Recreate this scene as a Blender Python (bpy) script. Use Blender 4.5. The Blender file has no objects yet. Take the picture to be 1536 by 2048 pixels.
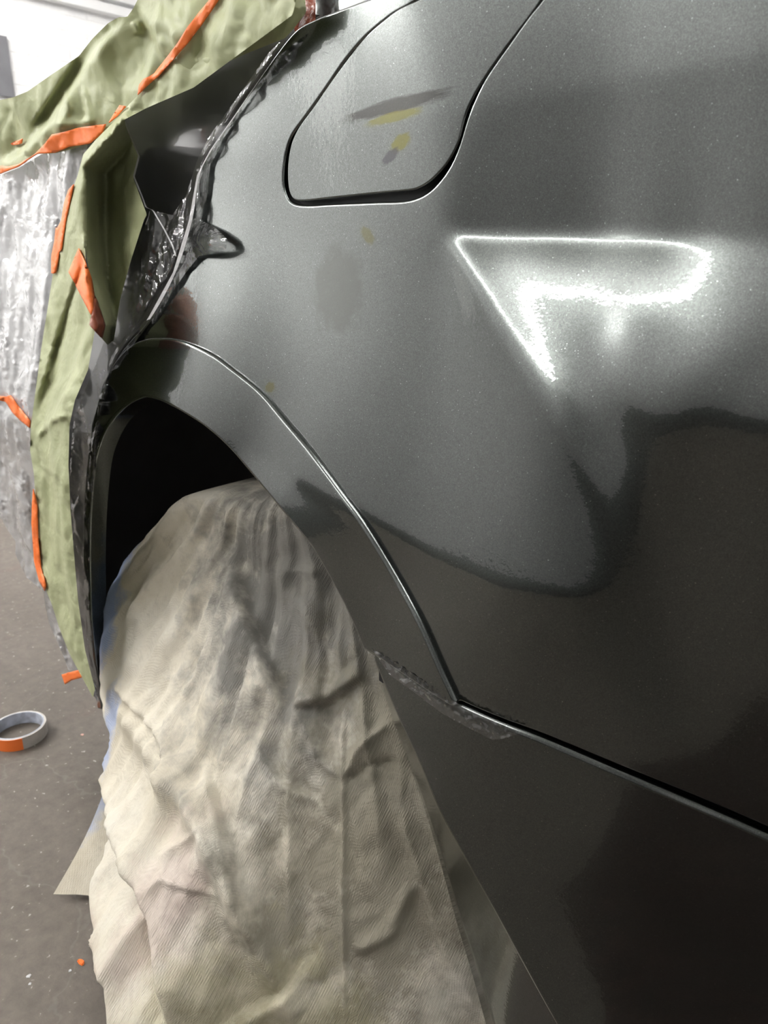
import bpy, math, random
import numpy as np
from mathutils import Vector
from mathutils.geometry import delaunay_2d_cdt

random.seed(4)
SC = bpy.context.scene
COL = SC.collection

# ------------------------------------------------------------------ camera
FPX = 1538.0                                   # focal length in pixels of the 1536x2048 frame
YAW, PITCH = math.radians(47.5), math.radians(18.2)
CAM = np.array([0.93, -0.58, 0.90])
DEBUG = False
_h = np.array([-math.sin(YAW), math.cos(YAW), 0.0])
YAWV = math.radians(47.5)
_h = np.array([-math.cos(YAWV), math.sin(YAWV), 0.0])
_up = np.array([0, 0, 1.0])
FWD = _h * math.cos(PITCH) - _up * math.sin(PITCH)
RGT = np.cross(FWD, _up); RGT /= np.linalg.norm(RGT)
UPV = np.cross(RGT, FWD)

cd = bpy.data.cameras.new('camera')
cam = bpy.data.objects.new('camera', cd)
COL.objects.link(cam)
cam.location = CAM
cam.rotation_euler = Vector(FWD).to_track_quat('-Z', 'Y').to_euler()
cd.sensor_fit = 'VERTICAL'
cd.sensor_height = 36.0
cd.sensor_width = 27.0
cd.lens = 36.0 * FPX / 2048.0
cd.clip_start = 0.02
cd.dof.use_dof = True
cd.dof.focus_distance = 0.85
cd.dof.aperture_fstop = 9.0
SC.camera = cam

# ------------------------------------------------------------------ view, world, lights
SC.view_settings.view_transform = 'Standard'
SC.view_settings.look = 'None'
SC.view_settings.gamma = 1.0
SC.view_settings.use_curve_mapping = False
SC.view_settings.exposure = 0.0
wd = bpy.data.worlds.new('world')
SC.world = wd
wd.use_nodes = True
wd.node_tree.nodes['Background'].inputs[0].default_value = (0.8, 0.9, 1.0, 1)
wd.node_tree.nodes['Background'].inputs[1].default_value = 0.02

TUBE_STRENGTH = 260.0
ROOM = dict(x0=-3.7, x1=3.0, y0=-2.6, y1=3.0, z1=2.75)


# ------------------------------------------------------------------ small helpers
def empty(name, loc=(0, 0, 0), label=None, cat=None, group=None):
    o = bpy.data.objects.new(name, None)
    COL.objects.link(o)
    o.location = loc
    o.empty_display_size = 0.05
    if label: tag(o, label, cat, group)
    return o


def tag(o, label, cat=None, group=None, kind=None):
    o['label'] = label
    if cat: o['category'] = cat
    if group: o['group'] = group
    if kind: o['kind'] = kind
    return o


def mesh_obj(name, verts, faces, mat=None, parent=None, normals=None, smooth=True):
    me = bpy.data.meshes.new(name)
    me.from_pydata([tuple(v) for v in verts], [], [tuple(int(i) for i in f) for f in faces])
    me.update()
    if mat: me.materials.append(mat)
    if smooth: me.polygons.foreach_set('use_smooth', [True] * len(me.polygons))
    if normals is not None:
        me.normals_split_custom_set_from_vertices([tuple(n) for n in normals])
    o = bpy.data.objects.new(name, me)
    COL.objects.link(o)
    if parent:
        o.parent = parent
        pl = parent.location
        if pl.length > 0:
            me.transform(__import__('mathutils').Matrix.Translation(-pl))
    return o


def box(x0, x1, y0, y1, z0, z1):
    v = [(x, y, z) for x in (x0, x1) for y in (y0, y1) for z in (z0, z1)]
    f = [(0, 1, 3, 2), (4, 6, 7, 5), (0, 4, 5, 1), (2, 3, 7, 6), (0, 2, 6, 4), (1, 5, 7, 3)]
    return v, f


def box_obj(name, b, mat, parent=None):
    v, f = box(*b)
    return mesh_obj(name, v, f, mat, parent, smooth=False)


_perm = np.random.RandomState(7).permutation(512)
_perm = np.concatenate([_perm, _perm, _perm])
_grad = np.random.RandomState(11).normal(size=(512, 3))
_grad /= np.linalg.norm(_grad, axis=1)[:, None]


def perlin(x, y, z=0.0):
    x, y, z = np.broadcast_arrays(np.asarray(x, float), np.asarray(y, float), np.asarray(z, float))
    xi, yi, zi = np.floor(x).astype(int), np.floor(y).astype(int), np.floor(z).astype(int)
    xf, yf, zf = x - xi, y - yi, z - zi
    fade = lambda t: t * t * t * (t * (t * 6 - 15) + 10)
    u, v, w = fade(xf), fade(yf), fade(zf)
    r = 0
    for i in (0, 1):
        for j in (0, 1):
            for k in (0, 1):
                h = _perm[(_perm[(_perm[(xi + i) & 511] + yi + j) & 511] + zi + k) & 511] & 511
                g = _grad[h]
                d = g[..., 0] * (xf - i) + g[..., 1] * (yf - j) + g[..., 2] * (zf - k)
                r = r + d * np.where(i, u, 1 - u) * np.where(j, v, 1 - v) * np.where(k, w, 1 - w)
    return r * 1.6


def ridged(x, y, z=0.0):
    return 1.0 - 2.0 * np.abs(perlin(x, y, z))


def rays(pts):
    pts = np.asarray(pts, float)
    d = ((pts[:, 0] - 768) / FPX)[:, None] * RGT + ((1024 - pts[:, 1]) / FPX)[:, None] * UPV + FWD
    return d / np.linalg.norm(d, axis=1)[:, None]


def project(P):
    Q = P - CAM
    z = Q @ FWD
    zz = np.where(z > 0.05, z, 0.05)
    return np.stack([768 + FPX * (Q @ RGT) / zz, 1024 - FPX * (Q @ UPV) / zz], -1), z


def on_surf(pts, f, n=40):
    """points of the surface y=f(x,z) seen along the directions of pts"""
    d = rays(pts)
    y = np.zeros(len(d))
    for _ in range(n):
        t = (y - CAM[1]) / d[:, 1]
        P = CAM + t[:, None] * d
        y = 0.5 * y + 0.5 * f(P[:, 0], P[:, 2])
    t = (y - CAM[1]) / d[:, 1]
    return CAM + t[:, None] * d


def on_floor(pts, z=0.0):
    d = rays(pts)
    return CAM + ((z - CAM[2]) / d[:, 2])[:, None] * d


def resample(p, step, closed=False):
    p = np.asarray(p, float)
    if closed: p = np.vstack([p, p[:1]])
    s = np.concatenate([[0], np.cumsum(np.linalg.norm(np.diff(p, axis=0), axis=1))])
    n = max(2, int(round(s[-1] / step)))
    q = np.linspace(0, s[-1], n + 1)
    r = np.stack([np.interp(q, s, p[:, k]) for k in range(p.shape[1])], 1)
    return r[:-1] if closed else r


def spline(p, n=12, closed=False):
    """Catmull-Rom (centripetal-ish) through points"""
    p = np.asarray(p, float)
    m = len(p)
    out = []
    rng = range(m if closed else m - 1)
    for i in rng:
        if closed:
            a, b, c, d = p[(i - 1) % m], p[i], p[(i + 1) % m], p[(i + 2) % m]
        else:
            a = p[i - 1] if i > 0 else 2 * p[0] - p[1]
            b, c = p[i], p[i + 1]
            d = p[i + 2] if i + 2 < m else 2 * p[-1] - p[-2]
        t = np.linspace(0, 1, n, endpoint=False)[:, None]
        L = np.linalg.norm(c - b)
        m1 = (c - a) * L / (np.linalg.norm(c - b) + np.linalg.norm(b - a) + 1e-9)
        m2 = (d - b) * L / (np.linalg.norm(c - b) + np.linalg.norm(d - c) + 1e-9)
        out.append((2*t**3-3*t**2+1)*b + (t**3-2*t**2+t)*m1 + (-2*t**3+3*t**2)*c + (t**3-t**2)*m2)
    if not closed: out.append(p[-1:])
    return np.vstack(out)


def inside(poly, q):
    poly = np.asarray(poly); x, y = q[:, 0], q[:, 1]
    r = np.zeros(len(q), bool)
    a = poly; b = np.roll(poly, -1, 0)
    for (x0, y0), (x1, y1) in zip(a, b):
        c = (y0 > y) != (y1 > y)
        if y1 != y0:
            r ^= c & (x < (x1 - x0) * (y - y0) / (y1 - y0) + x0)
    return r


def seg_dist(poly, q, closed=True):
    poly = np.asarray(poly, float)
    a = poly if closed else poly[:-1]
    b = np.roll(poly, -1, 0) if closed else poly[1:]
    best = np.full(len(q), 1e9)
    for p0, p1 in zip(a, b):
        e = p1 - p0
        t = np.clip(((q - p0) @ e) / (e @ e + 1e-12), 0, 1)
        best = np.minimum(best, np.linalg.norm(q - p0 - t[:, None] * e, axis=1))
    return best


class TPS:
    """thin plate spline through scattered values, clipped to their range"""
    def __init__(self, rows, smooth=2.0):
        r = np.asarray(rows, float)
        self.p, v = r[:, :2] / 500.0, r[:, 2]
        n = len(r)
        K = self._k(np.linalg.norm(self.p[:, None] - self.p[None], axis=2))
        A = np.zeros((n + 3, n + 3))
        A[:n, :n] = K + np.eye(n) * smooth * 1e-3
        A[:n, n] = 1; A[:n, n+1:] = self.p
        A[n, :n] = 1; A[n+1:, :n] = self.p.T
        self.w = np.linalg.solve(A, np.concatenate([v, [0, 0, 0]]))
        self.lo, self.hi = v.min() - 3, v.max() + 3

    def _k(self, r):
        return np.where(r > 1e-9, r * r * np.log(np.maximum(r, 1e-9)), 0)

    def __call__(self, q):
        q = np.asarray(q, float) / 500.0
        out = np.empty(len(q))
        for i in range(0, len(q), 20000):
            s = q[i:i+20000]
            K = self._k(np.linalg.norm(s[:, None] - self.p[None], axis=2))
            n = len(self.p)
            out[i:i+20000] = K @ self.w[:n] + self.w[n] + s @ self.w[n+1:]
        return np.clip(out, self.lo, self.hi)


class Grid:
    """smooth function of (x,z) sampled on a grid"""
    def __init__(self, x0, x1, z0, z1, h):
        self.x0, self.z0, self.h = x0, z0, h
        self.X = np.arange(x0, x1 + h/2, h); self.Z = np.arange(z0, z1 + h/2, h)
        self.GX, self.GZ = np.meshgrid(self.X, self.Z, indexing='ij')
        self.V = np.zeros_like(self.GX)

    def __call__(self, x, z, V=None):
        V = self.V if V is None else V
        u = np.clip((np.asarray(x, float) - self.x0) / self.h, 0, len(self.X) - 1.001)
        w = np.clip((np.asarray(z, float) - self.z0) / self.h, 0, len(self.Z) - 1.001)
        i, j = u.astype(int), w.astype(int)
        a, b = u - i, w - j
        return (V[i, j]*(1-a)*(1-b) + V[i+1, j]*a*(1-b) + V[i, j+1]*(1-a)*b + V[i+1, j+1]*a*b)

    def finish(self):
        self.DX = np.gradient(self.V, self.h, axis=0)
        self.DZ = np.gradient(self.V, self.h, axis=1)

    def grad(self, x, z):
        return self(x, z, self.DX), self(x, z, self.DZ)


def blur(V, sig):
    r = int(math.ceil(3 * sig))
    k = np.exp(-0.5 * (np.arange(-r, r + 1) / sig) ** 2); k /= k.sum()
    for ax in (0, 1):
        P = np.pad(V, [(r, r) if a == ax else (0, 0) for a in (0, 1)], mode='edge')
        V = sum(k[i] * np.take(P, range(i, i + V.shape[ax]), axis=ax) for i in range(2*r+1))
    return V


# ------------------------------------------------------------------ body shape: how the side leans
def base_y(x):
    return 0.10 * np.maximum(x - 0.45, 0) ** 2

U_PTS = [(520, 60, 25), (600, 110, 25), (800, 10, 24), (560, 240, 20), (700, 90, 23), (760, 205, 16), (820, 90, 20), (930, 160, 17), (950, 30, 22), (1100, 30, 21),
         (1050, 130, 16), (1300, 80, 17), (1300, 10, 20), (1536, 60, 14), (1536, 0, 17), (620, 255, 18), (400, 260, 25)]
M_PTS = [(560, 330, 17), (700, 330, 14), (860, 340, 8), (820, 440, 6), (500, 450, 22), (600, 580, 20), (420, 620, 23),
         (750, 700, 11), (600, 800, 11), (890, 650, 3), (1040, 830, 1), (900, 900, 3), (720, 900, 4), (1000, 900, 2),
         (1100, 950, 2), (1060, 1100, 2), (1190, 1140, 0), (1000, 1140, 0), (780, 1040, 0), (500, 800, 8), (300, 700, 15),
         (600, 1100, 0), (200, 1100, 5), (1100, 250, 5), (1536, 200, 5)]
D_PTS = [(960, 250, 3), (1100, 250, 3), (1300, 220, 2), (1536, 180, 1), (1200, 440, 1), (1536, 440, -1), (950, 440, 1), (1000, 640, -1), (1120, 820, -1)]
S_PTS = [(900, 480, 72), (1100, 490, 72), (1340, 490, 68), (1440, 490, 40), (1536, 490, 26), (1150, 535, 62), (1340, 545, 58), (1440, 545, 38), (1536, 545, 26), (960, 530, 66), (1250, 565, 55), (1000, 560, 55),
         (1040, 588, 48), (1200, 592, 48), (1330, 600, 48), (1440, 605, 35), (1536, 615, 24), (1080, 680, 48), (1118, 765, 47), (1230, 625, 42), (1400, 650, 38), (1100, 655, 46), (1120, 690, 42), (1090, 625, 44),
         (1250, 690, 27), (1300, 660, 31), (1450, 710, 22), (1536, 710, 16), (1180, 725, 26), (1150, 740, 36), (1180, 790, 24), (1300, 770, 20), (1536, 790, 14),
         (1258, 800, -6), (1400, 822, -9), (1310, 880, -13), (1536, 860, -13), (1235, 930, 0), (1185, 930, 8), (1210, 1010, -2), (1245, 1000, -6), (1240, 1090, -8), (1260, 1180, -10), (1290, 1300, -11), (1330, 1420, -13),
         (1320, 1000, -17), (1000, 610, 62), (1045, 690, 60), (1090, 765, 58), (1128, 835, 40), (1150, 860, 24), (1450, 1050, -18), (1536, 1200, -24), (1370, 1200, -22), (1440, 1400, -30), (1536, 1600, -37),
         (1220, 1190, -14), (1100, 1260, -19), (1000, 1235, -16), (830, 1150, -15), (760, 1080, -15), (850, 1260, -24), (950, 1370, -28),
         (1150, 1400, -29), (1400, 1560, -35), (700, 1200, -20), (600, 1400, -25)]
DARKSIDE = np.array([(2400, -200), (1030, 120), (958, 205), (930, 290), (895, 370), (858, 440), (855, 500), (900, 590), (985, 700), (1060, 790), (1130, 862), (1300, 862), (2400, 700)], float)
uF, mF, sF, dF = TPS(U_PTS), TPS(M_PTS), TPS(S_PTS), TPS(D_PTS)
CREASE = np.array([(-300, 480), (300, 360), (560, 290), (760, 245), (940, 212), (1240, 160), (1536, 110), (2000, 30)], float)
SCALLOP = np.array([(2400, 470), (1536, 482), (1250, 474), (893, 466), (1010, 660), (1130, 850), (1195, 1010), (1222, 1110), (1218, 1180),
                    (1165, 1208), (1000, 1185), (860, 1120), (720, 1035), (500, 900), (300, 1300), (900, 2400), (2400, 2400)], float)


def reflect_elev(q):
    ss = lambda t: (lambda c: c*c*(3-2*c))(np.clip(t, 0, 1))
    ycr = np.interp(q[:, 0], CREASE[:, 0], CREASE[:, 1])
    wu = ss((ycr - q[:, 1]) / 14.0 + 0.5)
    sd = seg_dist(SCALLOP, q) * np.where(inside(SCALLOP, q), 1, -1)
    ws = ss(sd / np.where((q[:, 1] < 560) & (q[:, 0] < 1400), 20.0, 30.0) + 0.5)
    dd = seg_dist(DARKSIDE, q) * np.where(inside(DARKSIDE, q), 1, -1)
    wd_ = ss(dd / 75.0 + 0.5)
    m = mF(q) * (1 - wd_) + dF(q) * wd_
    m = m * (1 - ws) + sF(q) * ws
    m = m - 13 * np.exp(-(sd / 13.0)**2) * ss((q[:, 1] - 780) / 120.0) * (q[:, 0] > 600)
    e = m * (1 - wu) + uF(q) * wu
    return np.interp(e, [-45, -13, -9, 0, 34, 48, 72], [-51, -16, -11.5, 0, 33, 41, 54])


def lean_for(psi, P, fx):
    """slope dy/dz that sends the view off the surface at elevation psi in the cross-section of the room"""
    d = P - CAM; d /= np.linalg.norm(d, axis=1)[:, None]
    s_, c_ = np.sin(psi), np.cos(psi)
    A0 = d[:, 0]*fx - d[:, 1]
    dc = d[:, 1]*s_ + d[:, 2]*c_
    a = dc - 2*d[:, 2]*c_; b = -2*(A0*c_ - d[:, 2]*s_); c = dc*(1 + fx**2) + 2*A0*s_
    D = np.sqrt(np.maximum(b*b - 4*a*c, 0))
    a = np.where(np.abs(a) < 1e-6, 1e-6, a)
    r1, r2 = (-b + D)/(2*a), (-b - D)/(2*a)
    g = np.tan(0.5*(psi - np.arctan2(d[:, 2], np.maximum(d[:, 1], 0.15))))
    r = np.where(np.abs(r1 - g) < np.abs(r2 - g), r1, r2)
    return np.clip(np.where(np.abs(r - g) < 0.6, r, g), -0.6, 0.9)


def fit_surface(G, slope, bx, wt, mu=0.03, kap=0.004, L=0.03, iters=500):
    """heights whose dy/dz follows slope while dy/dx stays smooth (conjugate gradients)"""
    h = G.h
    Dz = lambda f: (f[:, 1:] - f[:, :-1]) / h
    Dx = lambda f: (f[1:] - f[:-1]) / h
    Dxx = lambda f: (f[2:] - 2*f[1:-1] + f[:-2]) * (L / h**2)
    def DzT(g): r = np.zeros_like(G.V); r[:, 1:] += g; r[:, :-1] -= g; return r / h
    def DxT(g): r = np.zeros_like(G.V); r[1:] += g; r[:-1] -= g; return r / h
    def DxxT(g): r = np.zeros_like(G.V); r[2:] += g; r[1:-1] -= 2*g; r[:-2] += g; return r * (L / h**2)
    wz = 0.5*(wt[:, 1:] + wt[:, :-1])
    A = lambda f: DzT(wz*Dz(f)) + mu*DxT(Dx(f)) + kap*DxxT(Dxx(f)) + 1e-3*f
    sm = 0.5*(slope[:, 1:] + slope[:, :-1]); bm = 0.5*(bx[1:] + bx[:-1])
    rhs = DzT(wz*sm) + mu*DxT(bm)
    f = G.V - G.V.mean(); r = rhs - A(f); p = r.copy(); rs = (r*r).sum()
    for _ in range(iters):
        Ap = A(p); al = rs / (p*Ap).sum()
        f = f + al*p; r = r - al*Ap; rn = (r*r).sum()
        if rn < 1e-14 * (rhs*rhs).sum(): break
        p = r + rn/rs*p; rs = rn
    return f


BODY = Grid(-0.60, 1.24, 0.34, 1.30, 0.004)
BODY.V = base_y(BODY.GX) + 0.15*np.maximum(BODY.GZ - 0.75, 0)
BODY.finish()
for it in range(5):
    P = np.stack([BODY.GX, BODY.V, BODY.GZ], -1).reshape(-1, 3)
    q, depth = project(P)
    q[depth < 0.06] = (1750, 700)
    q = np.clip(q, [-200, -150], [1750, 1900])
    e = np.radians(reflect_elev(q))
    sl = lean_for(e, P, np.clip(BODY.DX.ravel(), -0.5, 0.5)).reshape(BODY.V.shape)
    s01 = lambda t: (lambda c: c*c*(3-2*c))(np.clip(t, 0, 1))
    sl = sl * np.maximum(s01((BODY.GZ - 0.60)/0.16), s01((BODY.GX - 0.08)/0.16))
    sl = blur(sl, 0.7)
    sdp = np.where(inside(SCALLOP, q) & (q[:, 1] < 900) & (q[:, 1] > 440) & (q[:, 0] > 850) & (q[:, 0] < 1536), 5.0, 1.0).reshape(BODY.V.shape)
    BODY.V = fit_surface(BODY, sl, 0.2*np.maximum(BODY.GX - 0.45, 0), blur(sdp, 3), iters=1100 if it == 0 else 500)
    BODY.V -= BODY(0.15, 0.80)
    BODY.finish()
BODY.V = blur(BODY.V, 0.7)
BODY.finish()
if DEBUG:
    _q = np.array([(600,150),(700,330),(1100,300),(1400,440),(900,480),(950,500),(1100,490),(1100,540),(1300,590),(1040,600),(1100,740),(1250,700),(1250,830),(1300,900),(1180,930),(1100,900),(600,800),(900,1000),(1100,1150),(1190,1140),(1000,1250),(1400,1200)], float)
    _P = on_surf(_q, BODY); _gx, _gz = BODY.grad(_P[:, 0], _P[:, 2]); _n = np.stack([_gx, -np.ones(len(_gx)), _gz], 1); _n /= np.linalg.norm(_n, axis=1)[:, None]
    _d = rays(_q); _r = _d - 2*(_d*_n).sum(1)[:, None]*_n
    for a in zip(_q, np.round(_P, 3), np.round(np.degrees(np.arctan2(_r[:, 2], -_r[:, 1])), 1), np.round(reflect_elev(_q), 1), np.round(np.degrees(np.arctan2(-_r[:, 0], -_r[:, 1])), 1), np.round(_gx, 2), np.round(_gz, 2)): print(*a)
    print('BODY', BODY.V.min(), BODY.V.max(), 'fx', np.percentile(BODY.DX, [1, 10, 50, 90, 99]), 'fz', np.percentile(BODY.DZ, [1, 10, 50, 90, 99]))


# ------------------------------------------------------------------ materials
def new_mat(name):
    m = bpy.data.materials.new(name); m.use_nodes = True
    nt = m.node_tree
    return m, nt, nt.nodes['Principled BSDF']


def N(nt, t, **k):
    n = nt.nodes.new(t)
    for a, v in k.items(): setattr(n, a, v)
    return n


def coords(nt, scale=(1, 1, 1)):
    tc = N(nt, 'ShaderNodeTexCoord'); mp = N(nt, 'ShaderNodeMapping')
    mp.inputs['Scale'].default_value = scale
    nt.links.new(tc.outputs['Object'], mp.inputs[0])
    return mp.outputs[0]


def noise_tex(nt, vec, scale, detail=3, rough=0.5, dist=0.0):
    n = N(nt, 'ShaderNodeTexNoise')
    n.inputs['Scale'].default_value = scale; n.inputs['Detail'].default_value = detail
    n.inputs['Roughness'].default_value = rough; n.inputs['Distortion'].default_value = dist
    nt.links.new(vec, n.inputs['Vector'])
    return n


def ramp(nt, fac, stops):
    r = N(nt, 'ShaderNodeValToRGB')
    el = r.color_ramp.elements
    while len(el) < len(stops): el.new(0.5)
    for e, (p, c) in zip(el, stops):
        e.position = p; e.color = (*c, 1) if len(c) == 3 else c
    nt.links.new(fac, r.inputs[0])
    return r.outputs[0]


def mix(nt, fac, a, b, mode='MIX'):
    m = N(nt, 'ShaderNodeMix', data_type='RGBA', blend_type=mode)
    for s, v in ((0, fac), (6, a), (7, b)):
        if hasattr(v, 'links'): nt.links.new(v, m.inputs[s])
        elif s == 0: m.inputs[0].default_value = v
        else: m.inputs[s].default_value = (*v, 1)
    return m.outputs[2]


def bump(nt, height, strength, dist, normal=None):
    b = N(nt, 'ShaderNodeBump')
    b.inputs['Strength'].default_value = strength; b.inputs['Distance'].default_value = dist
    nt.links.new(height, b.inputs['Height'])
    if normal: nt.links.new(normal, b.inputs['Normal'])
    return b.outputs[0]


def simple(name, col, rough=0.5, metal=0.0, var=0.0, vscale=20, bstr=0.0, bscale=60, bdist=0.002, coat=0.0):
    m, nt, p = new_mat(name)
    v = coords(nt)
    if var > 0:
        n = noise_tex(nt, v, vscale, 5)
        c = ramp(nt, n.outputs[0], [(0.25, tuple(x*(1-var) for x in col)), (0.75, tuple(min(1, x*(1+var)) for x in col))])
        nt.links.new(c, p.inputs['Base Color'])
    else:
        p.inputs['Base Color'].default_value = (*col, 1)
    p.inputs['Roughness'].default_value = rough
    p.inputs['Metallic'].default_value = metal
    p.inputs['Coat Weight'].default_value = coat
    p.inputs['Coat Roughness'].default_value = 0.04
    if bstr > 0:
        n2 = noise_tex(nt, v, bscale, 4)
        nt.links.new(bump(nt, n2.outputs[0], bstr, bdist), p.inputs['Normal'])
    return m


def paint(name, col, rough, marks=()):
    m, nt, p = new_mat(name)
    v = coords(nt)
    fl = N(nt, 'ShaderNodeTexVoronoi'); fl.inputs['Scale'].default_value = 1300
    nt.links.new(v, fl.inputs['Vector'])
    fc = ramp(nt, fl.outputs['Color'], [(0.0, tuple(c*0.55 for c in col)), (0.72, col), (0.93, tuple(c*1.25 for c in col)), (1.0, tuple(min(1, c*4.5) for c in col))])
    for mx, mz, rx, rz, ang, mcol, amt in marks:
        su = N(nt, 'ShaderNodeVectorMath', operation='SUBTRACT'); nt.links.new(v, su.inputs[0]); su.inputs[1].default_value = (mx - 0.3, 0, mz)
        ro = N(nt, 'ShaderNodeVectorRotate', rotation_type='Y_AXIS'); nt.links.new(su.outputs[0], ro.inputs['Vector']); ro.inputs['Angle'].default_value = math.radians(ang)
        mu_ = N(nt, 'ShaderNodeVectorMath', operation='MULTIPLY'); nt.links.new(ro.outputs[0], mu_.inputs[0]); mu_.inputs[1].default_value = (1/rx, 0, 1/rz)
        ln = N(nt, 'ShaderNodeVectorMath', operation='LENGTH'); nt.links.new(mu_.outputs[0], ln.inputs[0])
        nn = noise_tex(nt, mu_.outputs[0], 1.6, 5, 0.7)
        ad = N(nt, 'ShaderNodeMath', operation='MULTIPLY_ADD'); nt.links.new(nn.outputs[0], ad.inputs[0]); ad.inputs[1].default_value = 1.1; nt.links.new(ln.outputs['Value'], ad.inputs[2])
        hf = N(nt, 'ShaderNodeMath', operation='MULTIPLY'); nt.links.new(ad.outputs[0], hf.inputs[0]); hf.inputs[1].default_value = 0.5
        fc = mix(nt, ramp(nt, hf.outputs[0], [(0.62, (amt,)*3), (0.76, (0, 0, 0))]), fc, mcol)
    nt.links.new(fc, p.inputs['Base Color'])
    p.inputs['Metallic'].default_value = 1.0
    p.inputs['Roughness'].default_value = rough
    p.inputs['Coat Weight'].default_value = 1.0
    p.inputs['Coat Roughness'].default_value = 0.015
    p.inputs['Coat IOR'].default_value = 1.6
    o = noise_tex(nt, v, 230, 2, 0.5)
    o2 = noise_tex(nt, v, 60, 1, 0.5)
    b = bump(nt, o.outputs[0], 0.06, 0.0012)
    b = bump(nt, o2.outputs[0], 0.03, 0.003, b)
    nt.links.new(b, p.inputs['Coat Normal'])
    return m


REFLECTION_MARKS = [(0.385, 1.0385, 0.085, 0.0075, 2.7, (0.012, 0.010, 0.008), 0.85), (0.385, 1.029, 0.045, 0.005, 3, (0.105, 0.10, 0.005), 0.8),  # reflections put into the paint colour as brown, olive and grey marks
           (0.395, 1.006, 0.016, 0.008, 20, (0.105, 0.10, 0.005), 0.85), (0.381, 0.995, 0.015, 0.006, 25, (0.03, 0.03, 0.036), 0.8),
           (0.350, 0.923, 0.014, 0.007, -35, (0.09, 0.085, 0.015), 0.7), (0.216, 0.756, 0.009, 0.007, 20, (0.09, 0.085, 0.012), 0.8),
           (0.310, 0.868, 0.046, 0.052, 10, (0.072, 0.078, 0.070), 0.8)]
M_PAINT = paint('grey_metallic_paint', (0.119, 0.131, 0.125), 0.25, REFLECTION_MARKS)
M_BLACK = simple('black_plastic', (0.012, 0.012, 0.013), 0.55, var=0.3)
M_BLACKCOAT = simple('black_gloss', (0.008, 0.008, 0.009), 0.2, coat=1.0)


# ------------------------------------------------------------------ the room
def wall_mat(name='white_painted_brick', k=1.0):
    m, nt, p = new_mat(name)
    v = coords(nt, (1, 1, 1))
    sep = N(nt, 'ShaderNodeSeparateXYZ'); nt.links.new(v, sep.inputs[0])
    add = N(nt, 'ShaderNodeMath', operation='ADD'); nt.links.new(sep.outputs[0], add.inputs[0]); nt.links.new(sep.outputs[1], add.inputs[1])
    cmb = N(nt, 'ShaderNodeCombineXYZ'); nt.links.new(add.outputs[0], cmb.inputs[0]); nt.links.new(sep.outputs[2], cmb.inputs[1])
    br = N(nt, 'ShaderNodeTexBrick')
    br.inputs['Scale'].default_value = 1.0
    br.inputs['Brick Width'].default_value = 0.23; br.inputs['Row Height'].default_value = 0.078
    br.inputs['Mortar Size'].default_value = 0.008; br.inputs['Mortar Smooth'].default_value = 0.6
    nt.links.new(cmb.outputs[0], br.inputs['Vector'])
    n = noise_tex(nt, v, 9, 6, 0.6)
    c = ramp(nt, n.outputs[0], [(0.2, (0.70*k, 0.70*k, 0.71*k)), (0.6, (0.82*k, 0.82*k, 0.82*k)), (1.0, (0.86*k, 0.86*k, 0.86*k))])
    sp = noise_tex(nt, v, 40, 2, 0.5)
    c = mix(nt, ramp(nt, sp.outputs[0], [(0.70, (0, 0, 0)), (0.76, (1, 1, 1))]), c, (0.45, 0.44, 0.43))
    nt.links.new(c, p.inputs['Base Color'])
    p.inputs['Roughness'].default_value = 0.75
    hm = mix(nt, 0.35, br.outputs['Fac'], n.outputs[0])
    iv = N(nt, 'ShaderNodeInvert'); nt.links.new(hm, iv.inputs[1])
    nt.links.new(bump(nt, iv.outputs[0], 0.5, 0.008), p.inputs['Normal'])
    return m


def floor_mat():
    m, nt, p = new_mat('worn_concrete')
    v = coords(nt)
    n1 = noise_tex(nt, v, 1.4, 6, 0.6)
    n2 = noise_tex(nt, v, 45, 8, 0.7)
    c = ramp(nt, n1.outputs[0], [(0.25, (0.083, 0.069, 0.055)), (0.5, (0.112, 0.094, 0.077)), (0.8, (0.148, 0.127, 0.106))])
    c = mix(nt, 0.5, c, ramp(nt, n2.outputs[0], [(0.3, (0.28, 0.28, 0.28)), (0.7, (0.72, 0.72, 0.72))]), 'OVERLAY')
    sp = noise_tex(nt, v, 90, 2, 0.5)
    c = mix(nt, ramp(nt, sp.outputs[0], [(0.68, (0, 0, 0)), (0.74, (0.7, 0.7, 0.7))]), c, (0.42, 0.40, 0.38))
    st = noise_tex(nt, v, 5, 3, 0.6)
    c = mix(nt, ramp(nt, st.outputs[0], [(0.62, (0, 0, 0)), (0.75, (0.45, 0.45, 0.45))]), c, (0.12, 0.075, 0.06))
    # hairline cracks
    dv = N(nt, 'ShaderNodeVectorMath', operation='ADD')
    sc = N(nt, 'ShaderNodeVectorMath', operation='SCALE'); sc.inputs['Scale'].default_value = 0.25
    wn = noise_tex(nt, v, 5, 4, 0.6); nt.links.new(wn.outputs['Color'], sc.inputs[0])
    nt.links.new(v, dv.inputs[0]); nt.links.new(sc.outputs[0], dv.inputs[1])
    vo = N(nt, 'ShaderNodeTexVoronoi', feature='DISTANCE_TO_EDGE'); vo.inputs['Scale'].default_value = 2.3
    nt.links.new(dv.outputs[0], vo.inputs['Vector'])
    c = mix(nt, ramp(nt, vo.outputs['Distance'], [(0.002, (0.25, 0.25, 0.25)), (0.008, (0, 0, 0))]), c, (0.2, 0.19, 0.17))
    nt.links.new(c, p.inputs['Base Color'])
    p.inputs['Roughness'].default_value = 0.7
    nt.links.new(bump(nt, n2.outputs[0], 0.35, 0.004), p.inputs['Normal'])
    return m


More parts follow.
